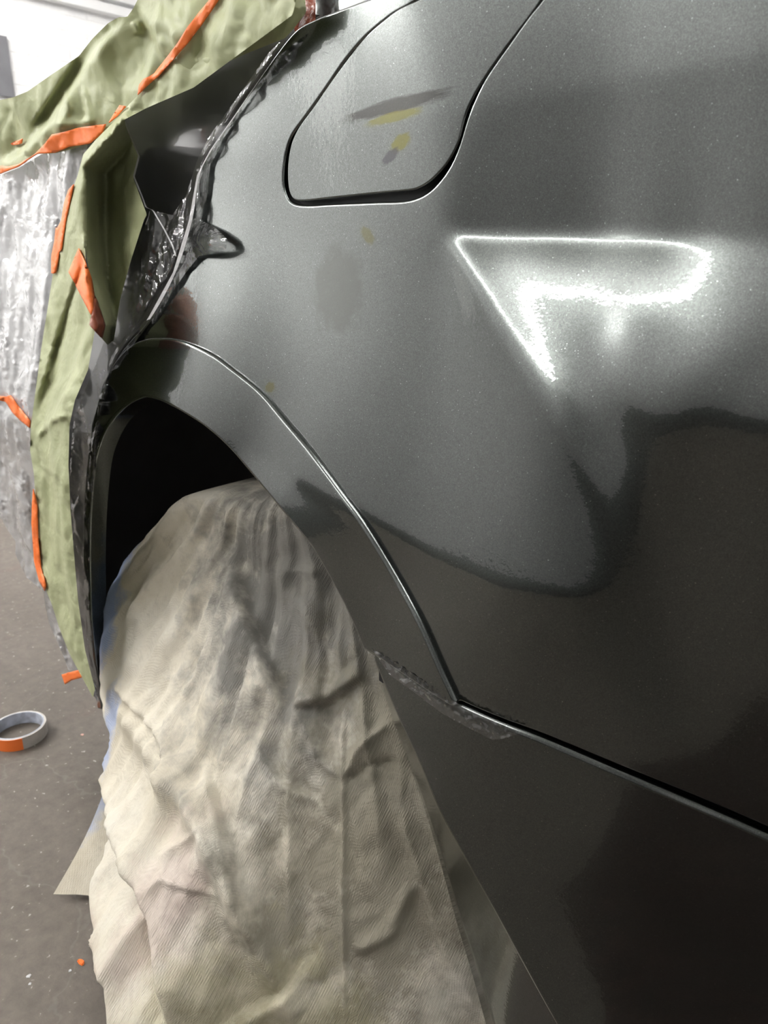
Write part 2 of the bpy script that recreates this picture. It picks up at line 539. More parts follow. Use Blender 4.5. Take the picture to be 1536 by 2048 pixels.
M_WALL = wall_mat()
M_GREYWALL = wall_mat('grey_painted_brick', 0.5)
M_FLOOR = floor_mat()
M_CEIL = simple('white_ceiling', (0.74, 0.74, 0.74), 0.8, var=0.06, vscale=3)
M_DARK_BAND = simple('dark_band', (0.045, 0.045, 0.045), 0.5)
M_WHITE = simple('white_enamel', (0.8, 0.8, 0.8), 0.35)
R = ROOM


def struct(o, label=None):
    o['kind'] = 'structure'
    return o


struct(box_obj('floor', (R['x0'], R['x1'], R['y0'], R['y1'], -0.1, 0), M_FLOOR))
struct(box_obj('ceiling', (R['x0'], R['x1'], R['y0'], R['y1'], R['z1'], R['z1'] + 0.1), M_CEIL))
struct(box_obj('wall_front', (R['x0'] - 0.15, R['x0'], R['y0'], R['y1'], 0, R['z1']), M_WALL))
struct(box_obj('wall_back', (R['x1'], R['x1'] + 0.15, R['y0'], R['y1'], 0, R['z1']), M_WALL))
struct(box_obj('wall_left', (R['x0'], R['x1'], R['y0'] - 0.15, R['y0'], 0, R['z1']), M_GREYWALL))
struct(box_obj('wall_right', (R['x0'], R['x1'], R['y1'], R['y1'] + 0.15, 0, R['z1']), M_WALL))
struct(box_obj('added_dark_band', (R['x0'], R['x1'], R['y0'], R['y0'] + 0.03, 0, 0.50), M_DARK_BAND))  # unseen dark band added to give the car paint dark reflected contours


def emit_mat(name, col, s):
    m, nt, p = new_mat(name)
    p.inputs['Base Color'].default_value = (0.9, 0.9, 0.9, 1)
    p.inputs['Emission Color'].default_value = (*col, 1)
    p.inputs['Emission Strength'].default_value = s
    return m


M_TUBE = emit_mat('fluorescent_tube', (1.0, 0.985, 0.96), TUBE_STRENGTH)
M_TUBE_WEAK = emit_mat('weak_fluorescent_tube', (1.0, 0.985, 0.96), TUBE_STRENGTH * 0.2)
M_TUBE_HALF = emit_mat('added_fill_tube', (1.0, 0.985, 0.96), TUBE_STRENGTH * 0.5)
M_TUBE_DIM = emit_mat('dim_fluorescent_tube', (1.0, 0.985, 0.96), TUBE_STRENGTH * 0.2)  # strength lowered to keep its glow in the paint narrow


def tube_mesh(x0, x1, y, z, r, n=12):
    v, f = [], []
    for x in (x0, x1):
        for k in range(n):
            a = 2 * math.pi * k / n
            v.append((x, y + r * math.cos(a), z + r * math.sin(a)))
    for k in range(n):
        f.append((k, (k+1) % n, n + (k+1) % n, n + k))
    f += [tuple(range(n))[::-1], tuple(range(n, 2*n))]
    return v, f


def light_fixture(x0, x1, y, label, mat=None):
    z = R['z1'] - 0.15
    t = empty('ceiling_light', ((x0+x1)/2, y, z), label, 'ceiling light', 'fluorescent fittings on the ceiling')
    box_obj('light_housing', (x0-0.03, x1+0.03, y-0.025, y+0.025, z-0.06, z), M_WHITE, t)
    for xx in (x0+0.15, x1-0.15):
        box_obj('hanger', (xx-0.006, xx+0.006, y-0.006, y+0.006, z, R['z1']), M_WHITE, t)
    for dy in (-0.045, 0.045):
        v, f = tube_mesh(x0, x1, y+dy, z-0.085, 0.014)
        mesh_obj('tube', v, f, mat or M_TUBE, t)
    for xx in (x0-0.012, x1+0.012):
        box_obj('tube_socket', (xx-0.012, xx+0.012, y-0.065, y+0.065, z-0.105, z-0.06), M_WHITE, t)


light_fixture(-1.75, 0.40, -1.9, 'twin white fluorescent fitting hanging across from the car side', M_TUBE_DIM)
light_fixture(-3.4, -2.0, -1.0, 'twin white fluorescent fitting hanging in the front corner across from the car')
light_fixture(-3.2, -1.9, 0.8, 'unseen twin-tube fill light added in front of the car', M_TUBE_HALF)  # unseen lamp added to brighten the front wall and its bounce
light_fixture(-3.5, -2.3, -2.38, 'unseen twin-tube fill light added close to the side wall across from the car door', M_TUBE_HALF)  # unseen lamp added to brighten the side wall that the panel reflects
light_fixture(0.3, 1.5, -0.1, 'twin white fluorescent fitting hanging over the car tail', M_TUBE_WEAK)

# ------------------------------------------------------------------ panels
def arr_normals(P, f):
    gx, gz = f.grad(P[:, 0], P[:, -1])
    n = np.stack([gx, -np.ones(len(gx)), gz], 1)
    return n / np.linalg.norm(n, axis=1)[:, None]


class Offset:
    """surface y=f+dy"""
    def __init__(self, f, dy): self.f, self.dy = f, dy
    def __call__(self, x, z): return self.f(x, z) + self.dy
    def grad(self, x, z): return self.f.grad(x, z)


def panel(name, f, outer, holes, mat, parent, step=0.005, r=0.0025, depth=0.012, edge=0.004):
    """sheet-metal panel on the surface f with rolled edges turned inward"""
    loops = [np.asarray(outer, float)] + [np.asarray(h, float) for h in holes]
    L2 = []
    for k, l in enumerate(loops):
        l = resample(l, edge, True)
        area = 0.5 * np.sum(l[:, 0]*np.roll(l[:, 1], -1) - np.roll(l[:, 0], -1)*l[:, 1])
        if (area > 0) != (k == 0): l = l[::-1]
        L2.append(l)
    lo, hi = L2[0].min(0), L2[0].max(0)
    gx, gz = np.meshgrid(np.arange(lo[0], hi[0], step), np.arange(lo[1], hi[1], step), indexing='ij')
    g = np.stack([gx.ravel(), gz.ravel()], 1)
    keep = inside(L2[0], g)
    for h in L2[1:]: keep &= ~inside(h, g)
    g = g[keep]
    for l in L2:
        near = np.ones(len(g), bool)
        for c in range(0, len(g), 4000):
            dd = np.min(np.linalg.norm(g[c:c+4000, None] - l[None], axis=2), 1)
            near[c:c+4000] = dd > step * 0.55
        g = g[near]
    pts = np.vstack(L2 + [g])
    faces_c, off, edges = [], 0, []
    for l in L2:
        n = len(l); idx = list(range(off, off+n)); off += n
        edges += [(idx[i], idx[(i+1) % n]) for i in range(n)]
    vv, ee, ff, *_ = delaunay_2d_cdt([Vector(p) for p in pts], edges, [], 0, 1e-7)
    vv = np.array([(v.x, v.y) for v in vv])
    T = np.array([t for t in ff if len(t) == 3])
    cen = vv[T].mean(1)
    ok = inside(L2[0], cen)
    for h in L2[1:]: ok &= ~inside(h, cen)
    T = T[ok]
    a, b, c = vv[T[:, 0]], vv[T[:, 1]], vv[T[:, 2]]
    cr = (b-a)[:, 0]*(c-a)[:, 1] - (b-a)[:, 1]*(c-a)[:, 0]
    T[cr < 0] = T[cr < 0][:, ::-1]
    P = np.stack([vv[:, 0], f(vv[:, 0], vv[:, 1]), vv[:, 1]], 1)
    NRM = arr_normals(P, f)
    V, F, NN = [P], [T], [NRM]
    base = len(P)
    for l in L2:
        n = len(l)
        tan = np.roll(l, -1, 0) - np.roll(l, 1, 0)
        tan /= np.linalg.norm(tan, axis=1)[:, None] + 1e-12
        out = np.stack([tan[:, 1], -tan[:, 0]], 1)
        P0 = np.stack([l[:, 0], f(l[:, 0], l[:, 1]), l[:, 1]], 1)
        n0 = arr_normals(P0, f)
        gxx, gzz = f.grad(l[:, 0], l[:, 1])
        m3 = np.stack([out[:, 0], gxx*out[:, 0] + gzz*out[:, 1], out[:, 1]], 1)
        m3 /= np.linalg.norm(m3, axis=1)[:, None]
        rings, rn = [], []
        for th in np.radians([0, 22, 45, 68, 90]):
            rings.append(P0 + m3*r*math.sin(th) - n0*r*(1-math.cos(th)))
            rn.append(n0*math.cos(th) + m3*math.sin(th))
        rings.append(rings[-1] - n0*depth); rn.append(m3)
        k = len(rings)
        V += rings; NN += rn
        q = []
        for a_ in range(k-1):
            for i in range(n):
                j = (i+1) % n
                q.append((base + a_*n + i, base + (a_+1)*n + i, base + (a_+1)*n + j, base + a_*n + j))
        F.append(q); base += k*n
    V = np.vstack(V); NN = np.vstack(NN)
    faces = [tuple(t) for t in F[0]] + [t for q in F[1:] for t in q]
    return mesh_obj(name, V, faces, mat, parent, NN)


def xz(P): return P[:, [0, 2]]


def surf_xz(pts, f=BODY): return xz(on_surf(pts, f))


car = empty('car', (0.3, 0.2, 0), 'dark grey metallic car, rear side panel and open wheel arch being repainted', 'car')

RIDGE = np.array([(203, 1412), (190, 1345), (180, 1250), (176, 1150), (176, 1050), (181, 960), (190, 880), (203, 815), (225, 752), (250, 714), (274, 693), (300, 683), (329, 681), (357, 683),
                  (395, 696), (434, 716), (466, 740), (509, 774), (532, 796), (571, 842), (614, 893), (653, 944), (692, 997), (722, 1038),
                  (757, 1092), (800, 1165), (845, 1250), (880, 1330), (913, 1402)], float)
LIP = np.array([(209, 1412), (198, 1345), (187, 1250), (183, 1150), (183, 1060), (187, 980), (197, 905), (223, 842), (255, 807), (292, 788), (318, 791), (348, 803), (382, 822), (419, 846),
                (458, 879), (489, 912), (536, 967), (575, 1014), (614, 1061), (641, 1096), (690, 1183), (720, 1245), (738, 1290)], float)
SEAM = np.array([(738, 1292), (770, 1313), (820, 1346), (865, 1376), (910, 1404), (960, 1428), (1010, 1449), (1085, 1478), (1240, 1545), (1400, 1612), (1536, 1672)], float)
DOORGAP = np.array([(640, 40), (600, 60), (575, 85), (520, 160), (470, 235), (425, 300), (400, 350), (385, 440), (352, 545), (300, 640), (245, 705), (212, 770), (190, 850)], float)
TOP = np.array([(640, 40), (760, -4)], float)

ridge = surf_xz(spline(RIDGE, 6)); lip = surf_xz(spline(LIP, 6)); seam = surf_xz(spline(SEAM, 6))
gap = surf_xz(spline(DOORGAP, 6)); top = surf_xz(TOP)
if DEBUG: print('gap', gap[0], gap[-1], 'top', top, 'seam', seam[0], seam[-1], 'ridge', ridge[0], ridge[-1])
XR = 1.18
sl = (seam[-1] - seam[-20]); seam_ext = np.vstack([seam, [seam[-1] + sl * (XR - seam[-1, 0]) / sl[0]]])
tl = top[-1] - top[0]
top_ext = np.array([top[-1], top[-1] + tl * 1.5, (0.75, max(top[-1, 1] + 0.05, 1.25)), (XR, 1.27)])

# seam upper edge is lifted 4 mm, panel's arch edge runs under the flare
up = np.interp(seam_ext[:, 0], [0.40, 0.55, 0.80], [0.004, 0.007, 0.011])
se = seam_ext + np.stack([0*up, up], 1)
ridge_in = surf_xz(spline(RIDGE[7:], 6))
outline = np.vstack([se[se[:, 0] > ridge_in[-1, 0] + 0.002][::-1], ridge_in[::-1], gap[::-1][1:], top_ext])

FDOOR = np.array([(843, 0), (800, 20), (769, 43), (734, 74), (699, 117), (664, 164), (629, 215), (598, 258), (584, 289), (577, 332), (578, 371), (584, 391),
                  (594, 398), (620, 397), (656, 393), (750, 383), (815, 377), (835, 373), (863, 355), (894, 320), (914, 281), (926, 234), (938, 203),
                  (965, 156), (1008, 94), (1047, 43), (1078, 0), (1110, -60), (1080, -105), (1000, -100), (900, -40)], float)
FGAP = np.array([(824, 0), (789, 20), (758, 43), (723, 74), (687, 117), (652, 168), (613, 223), (582, 266), (570, 297), (563, 340), (564, 375), (574, 402),
                 (590, 413), (620, 416), (656, 414), (750, 410), (820, 406), (860, 388), (898, 345), (921, 297), (938, 242), (953, 203), (977, 156),
                 (1020, 94), (1062, 35), (1090, 0), (1130, -62), (1090, -120), (1000, -116), (890, -52)], float)
# the flap is a few millimetres smaller than the recess
fd = surf_xz(spline(FDOOR, 5, True)); fg = surf_xz(spline(FGAP, 5, True))
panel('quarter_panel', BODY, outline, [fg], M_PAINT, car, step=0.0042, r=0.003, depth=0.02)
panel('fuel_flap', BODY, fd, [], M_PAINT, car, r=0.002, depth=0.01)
panel('fuel_recess', Offset(BODY, 0.017), np.array([fg.mean(0) + (p - fg.mean(0)) * 1.06 for p in fg]), [], M_BLACK, car, r=0.001, depth=0.01, step=0.02)

# flare round the wheel opening, standing 4 mm proud
flare_loop = np.vstack([ridge, lip[::-1]])
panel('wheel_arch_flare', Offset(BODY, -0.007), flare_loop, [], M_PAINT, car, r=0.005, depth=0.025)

# dark wheel housing behind the opening
def wheel_housing():
    n = 40
    c = np.array([0.03, 0.36]); rad = 0.47
    rings = []
    for y in (0.02, 0.10, 0.42):
        ring = []
        for k in range(n + 1):
            a = math.radians(-35 + 250 * k / n)
            ring.append((c[0] + rad * math.cos(a), y, c[1] + rad * math.sin(a)))
        rings.append(ring)
    v = [p for r_ in rings for p in r_]; m = n + 1
    f = [(r_*m + i, r_*m + i+1, (r_+1)*m + i+1, (r_+1)*m + i) for r_ in range(2) for i in range(n)]
    v.append((c[0], 0.42, c[1])); ci = len(v) - 1
    f += [(2*m+i, 2*m+i+1, ci) for i in range(n)]
    return mesh_obj('wheel_arch_liner', v, f, M_BLACK, car)
wheel_housing()

# ------------------------------------------------------------------ rear bumper
B_PTS = [(780, 1340, -22), (900, 1500, -28), (1000, 1700, -34), (1200, 1600, -33), (1536, 1720, -40), (1300, 1850, -44), (1536, 2048, -52), (1150, 2000, -46), (1000, 1450, -26)]
bF = TPS(B_PTS)
BUMP = Grid(0.30, 1.30, -0.05, 0.62, 0.005)
zs = np.interp(BUMP.X, seam_ext[:, 0], seam_ext[:, 1])
BUMP.V = np.repeat(BODY(BUMP.X, zs)[:, None], len(BUMP.Z), 1)
BUMP.finish()
for it in range(4):
    P = np.stack([BUMP.GX, BUMP.V, BUMP.GZ], -1).reshape(-1, 3)
    q, depth = project(P); q = np.clip(q, [500, 1200], [1700, 2300])
    e = np.radians(bF(q))
    sl_ = np.clip(lean_for(e, P, np.clip(BUMP.DX.ravel(), -0.4, 0.4)), -0.35, 0.35).reshape(BUMP.V.shape)
    I = np.concatenate([np.zeros((sl_.shape[0], 1)), np.cumsum(0.5*(sl_[:, 1:]+sl_[:, :-1]), 1)*BUMP.h], 1)
    ref = np.array([np.interp(z_, BUMP.Z, row) for z_, row in zip(zs, I)])
    BUMP.V = I - ref[:, None] + BODY(BUMP.X, zs)[:, None] - 0.001
    BUMP.finish()
BUMP.V = blur(BUMP.V, 2); BUMP.finish()
BCREASE = np.array([(752, 1318), (775, 1375), (800, 1435), (840, 1520), (885, 1625), (940, 1725), (1000, 1830), (1060, 1940), (1120, 2048), (1180, 2150)], float)
BEDGE = np.array([(748, 1314), (764, 1370), (785, 1440), (815, 1520), (850, 1620), (885, 1740), (915, 1850), (945, 1950), (972, 2048), (1000, 2150)], float)
bse = np.vstack([seam_ext[seam_ext[:, 0] > seam[0, 0] + 0.012] - [0, 0.0055]])
bcr = surf_xz(spline(BCREASE, 6), BUMP)
bout = np.vstack([bse, [(XR, 0.02)], bcr[bcr[:, 1] > -0.02][::-1]])
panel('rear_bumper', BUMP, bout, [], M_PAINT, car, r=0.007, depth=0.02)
# the bumper's arch edge turns in towards the wheel
cr = bcr; ed = surf_xz(spline(BEDGE, 6), Offset(BUMP, 0.045))
K = 7
vv = []
for k in range(K):
    s = k / (K - 1)
    for a_, b_ in zip(cr, ed):
        p = a_*(1-s) + b_*s
        vv.append((p[0], BUMP(a_[0], a_[1])*(1-s) + BUMP(b_[0], b_[1])*s + 0.045*s, p[1]))
m_ = len(cr)
for s in range(m_): vv.append((vv[(K-1)*m_+s][0], vv[(K-1)*m_+s][1] + 0.03, vv[(K-1)*m_+s][2]))
ff = [(k*m_+i, k*m_+i+1, (k+1)*m_+i+1, (k+1)*m_+i) for k in range(K) for i in range(m_-1)]
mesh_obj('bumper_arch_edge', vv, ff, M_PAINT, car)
# dark space in the seam behind bumper and panel
mesh_obj('seam_backing', [(x, BODY(x, z) + 0.016, z + o) for o in (0.04, -0.05) for x, z in seam_ext],
         [(i, i+1, len(seam_ext)+i+1, len(seam_ext)+i) for i in range(len(seam_ext)-1)], M_BLACK, car)


# ------------------------------------------------------------------ sheets laid out over the masked door
def cdt_px(poly, step, holes=()):
    loops = [resample(np.asarray(poly, float), step, True)] + [resample(np.asarray(h, float), step, True) for h in holes]
    lo, hi = loops[0].min(0), loops[0].max(0)
    gx, gy = np.meshgrid(np.arange(lo[0], hi[0], step), np.arange(lo[1], hi[1], step), indexing='ij')
    gx = gx + (np.arange(gx.shape[1]) % 2)[None] * step * 0.5
    g = np.stack([gx.ravel(), gy.ravel()], 1)
    g = g[inside(loops[0], g)]
    g = g[seg_dist(loops[0], g) > step*0.5]
    n = len(loops[0])
    pts = np.vstack([loops[0], g])
    vv, ee, ff, *_ = delaunay_2d_cdt([Vector(p) for p in pts], [(i, (i+1) % n) for i in range(n)], [], 0, 1e-6)
    vv = np.array([(v.x, v.y) for v in vv]); T = np.array([t for t in ff if len(t) == 3])
    T = T[inside(loops[0], vv[T].mean(1))]
    return vv, T


def sheet(name, poly, surf, mat, parent=None, step=6.0, off=None, thick=0.0):
    """thin sheet whose outline is traced on the surface y=surf(x,z); off(q,P) moves it outwards (-y)"""
    q, T = cdt_px(poly, step)
    P = on_surf(q, surf)
    if off is not None:
        d = rays(q)
        for _ in range(14):
            y = 0.4*P[:, 1] + 0.6*(surf(P[:, 0], P[:, 2]) - off(q, P))
            P = CAM + ((y - CAM[1])/d[:, 1])[:, None]*d
    a, b, c = P[T[:, 0]], P[T[:, 1]], P[T[:, 2]]
    nrm = np.cross(b-a, c-a); vis = ((a - CAM) * nrm).sum(1)
    T[vis > 0] = T[vis > 0][:, ::-1]
    o = mesh_obj(name, P, T, mat, parent)
    if thick:
        md = o.modifiers.new('thickness', 'SOLIDIFY'); md.thickness = thick; md.offset = -1
    return o


def fold(q, line, w, h, kind='ridge', taper=True):
    """height of a crease along a line: a ridge, or a step that is high on the line's left side"""
    line = np.asarray(line, float)
    best = np.full(len(q), 1e9); side = np.zeros(len(q)); tt = np.zeros(len(q))
    L = np.concatenate([[0], np.cumsum(np.linalg.norm(np.diff(line, axis=0), axis=1))])
    for i in range(len(line)-1):
        e = line[i+1] - line[i]; l2 = e @ e
        t = np.clip(((q - line[i]) @ e)/l2, 0, 1)
        d = q - line[i] - t[:, None]*e
        dd = np.linalg.norm(d, axis=1); m = dd < best
        best = np.where(m, dd, best); side = np.where(m, np.sign(e[0]*d[:, 1] - e[1]*d[:, 0]), side)
        tt = np.where(m, (L[i] + t*math.sqrt(l2))/L[-1], tt)
    amp = np.clip(np.minimum(tt, 1-tt)*6, 0, 1) if taper else 1.0
    if kind == 'ridge': return h*amp*np.exp(-(best/w)**2)
    if kind == 'sharp': return h*amp*np.exp(-best/w)
    return h*amp*side*-1*np.exp(-best/(w*2.2))*(1-np.exp(-best/(w*0.25)))   # step


def crumple(P, s, a, seed=0.0):
    r = 0
    for k in range(3):
        f = s * 2.0**k
        r = r + (np.abs(perlin(P[:, 0]*f + seed, P[:, 2]*f*0.8 + seed*1.7, seed + k*3.1)) - 0.25) * a / 1.9**k
    return r


def door_y(x, z):
    return BODY(np.maximum(x, -0.58), np.clip(z, 0.36, 1.28))


def Z1(pts): return [(x*0.41667, y*0.41667) for x, y in pts]
def Z2(pts): return [(x*0.41667, 400 + y*0.41667) for x, y in pts]
def Z3(pts): return [(x*0.32552, 900 + y*0.32552) for x, y in pts]


def paper_mat():
    m, nt, p = new_mat('green_masking_paper')
    v = coords(nt)
    n = noise_tex(nt, v, 7, 4); n2 = noise_tex(nt, v, 350, 2)
    c = ramp(nt, n.outputs[0], [(0.3, (0.345, 0.37, 0.21)), (0.7, (0.40, 0.425, 0.245))])
    nt.links.new(c, p.inputs['Base Color'])
    p.inputs['Roughness'].default_value = 0.55
    p.inputs['Specular IOR Level'].default_value = 0.35
    n3 = noise_tex(nt, v, 26, 3, 0.5, 0.6)
    b = bump(nt, n3.outputs[0], 0.35, 0.01)
    nt.links.new(bump(nt, n2.outputs[0], 0.1, 0.0006, b), p.inputs['Normal'])
    return m


def film_mat(name, white, trans, rough, cscale=30):
    m, nt, p = new_mat(name)
    v = coords(nt)
    n = noise_tex(nt, v, cscale, 3, 0.55, 1.2)
    b = bump(nt, n.outputs[0], 0.35, 0.012)
    p.inputs['Base Color'].default_value = (*white, 1)
    p.inputs['Roughness'].default_value = rough
    p.inputs['IOR'].default_value = 1.6
    p.inputs['Specular IOR Level'].default_value = 0.9
    nt.links.new(b, p.inputs['Normal'])
    tr = N(nt, 'ShaderNodeBsdfTransparent')
    gl = N(nt, 'ShaderNodeBsdfGlossy'); gl.inputs['Roughness'].default_value = rough; nt.links.new(b, gl.inputs['Normal'])
    fr = N(nt, 'ShaderNodeFresnel'); fr.inputs[0].default_value = 1.55; nt.links.new(b, fr.inputs['Normal'])
    ms = N(nt, 'ShaderNodeMixShader'); ms2 = N(nt, 'ShaderNodeMixShader')
    ms.inputs[0].default_value = trans
    nt.links.new(p.outputs[0], ms.inputs[1]); nt.links.new(tr.outputs[0], ms.inputs[2])
    mul = N(nt, 'ShaderNodeMath', operation='MULTIPLY'); nt.links.new(fr.outputs[0], mul.inputs[0]); mul.inputs[1].default_value = 1.0; mul.use_clamp = True
    nt.links.new(mul.outputs[0], ms2.inputs[0]); nt.links.new(ms.outputs[0], ms2.inputs[1]); nt.links.new(gl.outputs[0], ms2.inputs[2])
    nt.links.new(ms2.outputs[0], nt.nodes['Material Output'].inputs[0])
    return m


M_PAPER = paper_mat()
M_ORANGE = simple('orange_masking_tape', (0.95, 0.20, 0.035), 0.5, var=0.08, vscale=30, bstr=0.3, bscale=120, bdist=0.001)
M_FILM = film_mat('white_plastic_film', (0.49, 0.49, 0.50), 0.24, 0.10, 18)
M_CLEAR = film_mat('clear_plastic_film', (0.12, 0.12, 0.12), 0.72, 0.06, 20)
M_DOOR = simple('black_door_paint', (0.03, 0.03, 0.031), 0.3, coat=1.0)

# door of the car under the masking
doorpoly = [(640, 30), (600, 58), (572, 85), (518, 160), (466, 235), (420, 300), (394, 350), (378, 440), (346, 545), (294, 640), (238, 705),
            (206, 770), (184, 850), (174, 960), (170, 1080), (172, 1200), (182, 1330), (196, 1405), (150, 1330), (90, 1180), (60, 900), (90, 560), (140, 300), (240, 220), (400, 120), (560, 20)]
sheet('rear_door', doorpoly, lambda x, z: door_y(x, z) + 0.022, M_DOOR, car, 8)
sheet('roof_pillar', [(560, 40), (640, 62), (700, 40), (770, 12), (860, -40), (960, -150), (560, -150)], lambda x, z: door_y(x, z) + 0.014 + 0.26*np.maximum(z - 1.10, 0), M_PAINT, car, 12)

# green paper over the door top
upper = Z1([(0, 480), (60, 468), (130, 440), (245, 360), (380, 268), (440, 190), (520, 110), (570, 82), (610, 82), (640, 40), (690, -60), (1010, -60),
            (1460, -60), (1470, 60), (1400, 150), (1365, 185), (1200, 250), (1000, 340), (820, 430), (680, 510), (596, 570), (540, 610), (430, 690), (330, 720), (270, 735), (170, 740), (90, 800), (0, 835), (-60, 850), (-60, 490)])
CRE_U = [(Z1([(680, 60), (740, 200), (700, 330), (665, 450)]), 14, 0.012, 'step'), (Z1([(600, 90), (470, 220), (350, 400), (250, 560), (130, 700), (20, 790)]), 16, 0.016, 'step'),
         (Z1([(380, 270), (240, 480), (150, 610)]), 10, -0.012, 'step'), (Z1([(400, 420), (430, 560), (440, 600)]), 8, 0.006, 'sharp'),
         (Z1([(250, 600), (380, 590), (460, 580)]), 6, 0.008, 'sharp'), (Z1([(1300, 60), (1130, 220), (930, 290)]), 10, 0.012, 'step'),
         (Z1([(640, 100), (670, 160)]), 7, 0.012, 'sharp'), (Z1([(300, 400), (330, 520), (270, 640)]), 8, 0.008, 'sharp')]


def off_upper(q, P):
    h = 0.008 + 0.022*np.clip((600 - q[:, 0])/260, 0, 1) + crumple(P, 9, 0.022, 1.3)*np.clip((640 - q[:, 0])/200, 0.2, 1)
    for l, w, hh, k in CRE_U: h = h + fold(q, l, w, hh, k)
    return h
o = sheet('masking_paper', upper, door_y, M_PAPER, None, 5.5, off_upper)
tag(o, 'large green masking paper draped over the car door top against the white wall', 'masking paper', 'green masking paper sheets')

# second length of paper: a loose edge that bends back in towards the door
RIM = np.array(Z1([(1400, 60), (1160, 255), (900, 390), (680, 500), (590, 560), (500, 690), (400, 800), (408, 880), (405, 1000), (408, 1190)]) +
               [(174, 560), (186, 620), (192, 650), (176, 740), (150, 800), (139, 850), (137, 930), (141, 1020), (149, 1120), (156, 1200), (170, 1300), (190, 1378)], float)
OUTER = np.array(Z1([(1050, 0), (960, 130), (820, 300), (700, 420), (620, 500), (540, 590), (460, 670), (400, 740), (370, 850), (340, 930), (310, 1050), (290, 1180)]) +
                 [(112, 500), (104, 560), (82, 700), (62, 850), (60, 900), (68, 950), (72, 1020), (70, 1060), (80, 1130), (92, 1180), (104, 1210), (120, 1260), (140, 1310), (186, 1395)], float)
INNER = np.array(Z1([(1400, 80), (1170, 280), (930, 420), (700, 520), (596, 575), (640, 690), (665, 745), (640, 855), (690, 990), (705, 1030)]) +
                 [(288, 440), (262, 520), (240, 600), (228, 680), (205, 700), (194, 665)], float)
lower_poly = np.vstack([OUTER, RIM[::-1][:13], [(200, 672), (215, 690)], INNER[::-1][2:-2], [(585, 30), (600, -30), (450, -30)]])


def off_lower(q, P):
    d = seg_dist(RIM, q, False)
    h = 0.036 + crumple(P, 12, 0.014, 5.1)
    # the side beyond the rim falls back towards the car
    rim_x = np.interp(q[:, 1], RIM[4:, 1], RIM[4:, 0])
    beyond = (q[:, 0] > rim_x) & (q[:, 1] > 236) & (q[:, 1] < 690)
    h = h + 0.040*np.exp(-(d/45.0)**2)*(~beyond)*np.clip((q[:, 1]-220)/60, 0, 1) + np.where(beyond, 0.04 - 0.085*np.clip(d/42, 0, 1) + 0.035*np.clip((d-42)/70, 0, 1), 0)
    for l, w, hh, k in ((Z1([(700, 430), (420, 790), (330, 1190)]), 12, 0.008, 'sharp'), ([(190, 470), (140, 620), (95, 850), (110, 1000), (105, 1180)], 12, 0.010, 'step'),
                        ([(150, 560), (180, 640), (140, 760), (90, 860)], 10, 0.010, 'step'), ([(75, 930), (120, 960), (125, 1100), (150, 1280)], 9, 0.010, 'step'), ([(165, 520), (110, 690), (70, 830)], 9, -0.008, 'step'),
                        ([(70, 880), (105, 840), (135, 830)], 6, 0.012, 'sharp')):
        h = h + fold(q, l, w, hh, k)
    return h
o = sheet('masking_paper', lower_poly, door_y, M_PAPER, None, 5.0, off_lower)
tag(o, 'long green masking paper strip hanging down beside the wheel arch with its loose edge curling', 'masking paper', 'green masking paper sheets')

# white film over the rest of the door
film_poly = [(-60, 360)] + Z1([(0, 840), (90, 805), (200, 740), (330, 712), (420, 690), (415, 760), (385, 850), (380, 1000)]) + [(150, 440), (120, 560), (100, 700), (80, 850), (90, 1000), (95, 1100)] + \
    Z3([(270, 800), (300, 900), (400, 1080), (470, 1200), (495, 1350), (420, 1355), (400, 1290), (300, 1060), (275, 930), (270, 870), (160, 780), (95, 640), (95, 560), (40, 480), (0, 410)]) + [(-60, 1010)]


def off_film(q, P):
    r = crumple(P * [1.4, 1, 0.5], 9, 0.022, 9.7) + 0.004*ridged(P[:, 0]*30, P[:, 2]*7, 3.3) + 0.0016*ridged(P[:, 0]*60+P[:, 2]*30, P[:, 2]*40, 1.1)
    return 0.012 + r
o = sheet('plastic_sheet', film_poly, door_y, M_FILM, None, 4.5, off_film)
tag(o, 'crinkled white plastic film covering the car door at the far left', 'plastic sheet')


# orange tape
def tape(poly, under, label, dy=0.0035, name='masking_tape', mat=None, step=5.0):
    o = sheet(name, poly, door_y, mat or M_ORANGE, None, step, lambda q, P: under(q, P) + dy, 0.0)
    md = o.modifiers.new('thickness', 'SOLIDIFY'); md.thickness = 0.0012; md.offset = 0
    tag(o, label, 'tape', 'orange masking tape strips')
    return o


tape(Z1([(1010, -30), (1062, -30), (1050, 0), (960, 130), (900, 210), (820, 300), (760, 365), (700, 420), (662, 455), (668, 410), (690, 380), (740, 355), (790, 290), (850, 210), (900, 130), (1005, 0)]),
     lambda q, P: np.maximum(off_upper(q, P), off_lower(q, P)), 'long orange tape strip running diagonally up the green paper at the top')
tape(Z1([(575, 505), (605, 510), (560, 560), (522, 590), (545, 552)]), lambda q, P: np.maximum(off_upper(q, P), off_lower(q, P)), 'tiny orange tape sliver between the two green papers', step=3)
tape(Z1([(250, 645), (300, 635), (380, 612), (510, 595), (490, 640), (430, 690), (330, 705), (270, 732), (180, 738), (90, 800), (0, 835), (-50, 845), (-50, 805), (0, 795), (40, 800), (90, 788), (170, 738), (215, 690)]),
     lambda q, P: np.maximum(off_upper(q, P), off_film(q, P)), 'wide orange tape band joining the upper green paper to the white plastic film')
tape(Z1([(52, 688), (110, 664), (104, 690), (60, 698)]), off_upper, 'short orange tape tip on the green paper near the left edge', step=3)
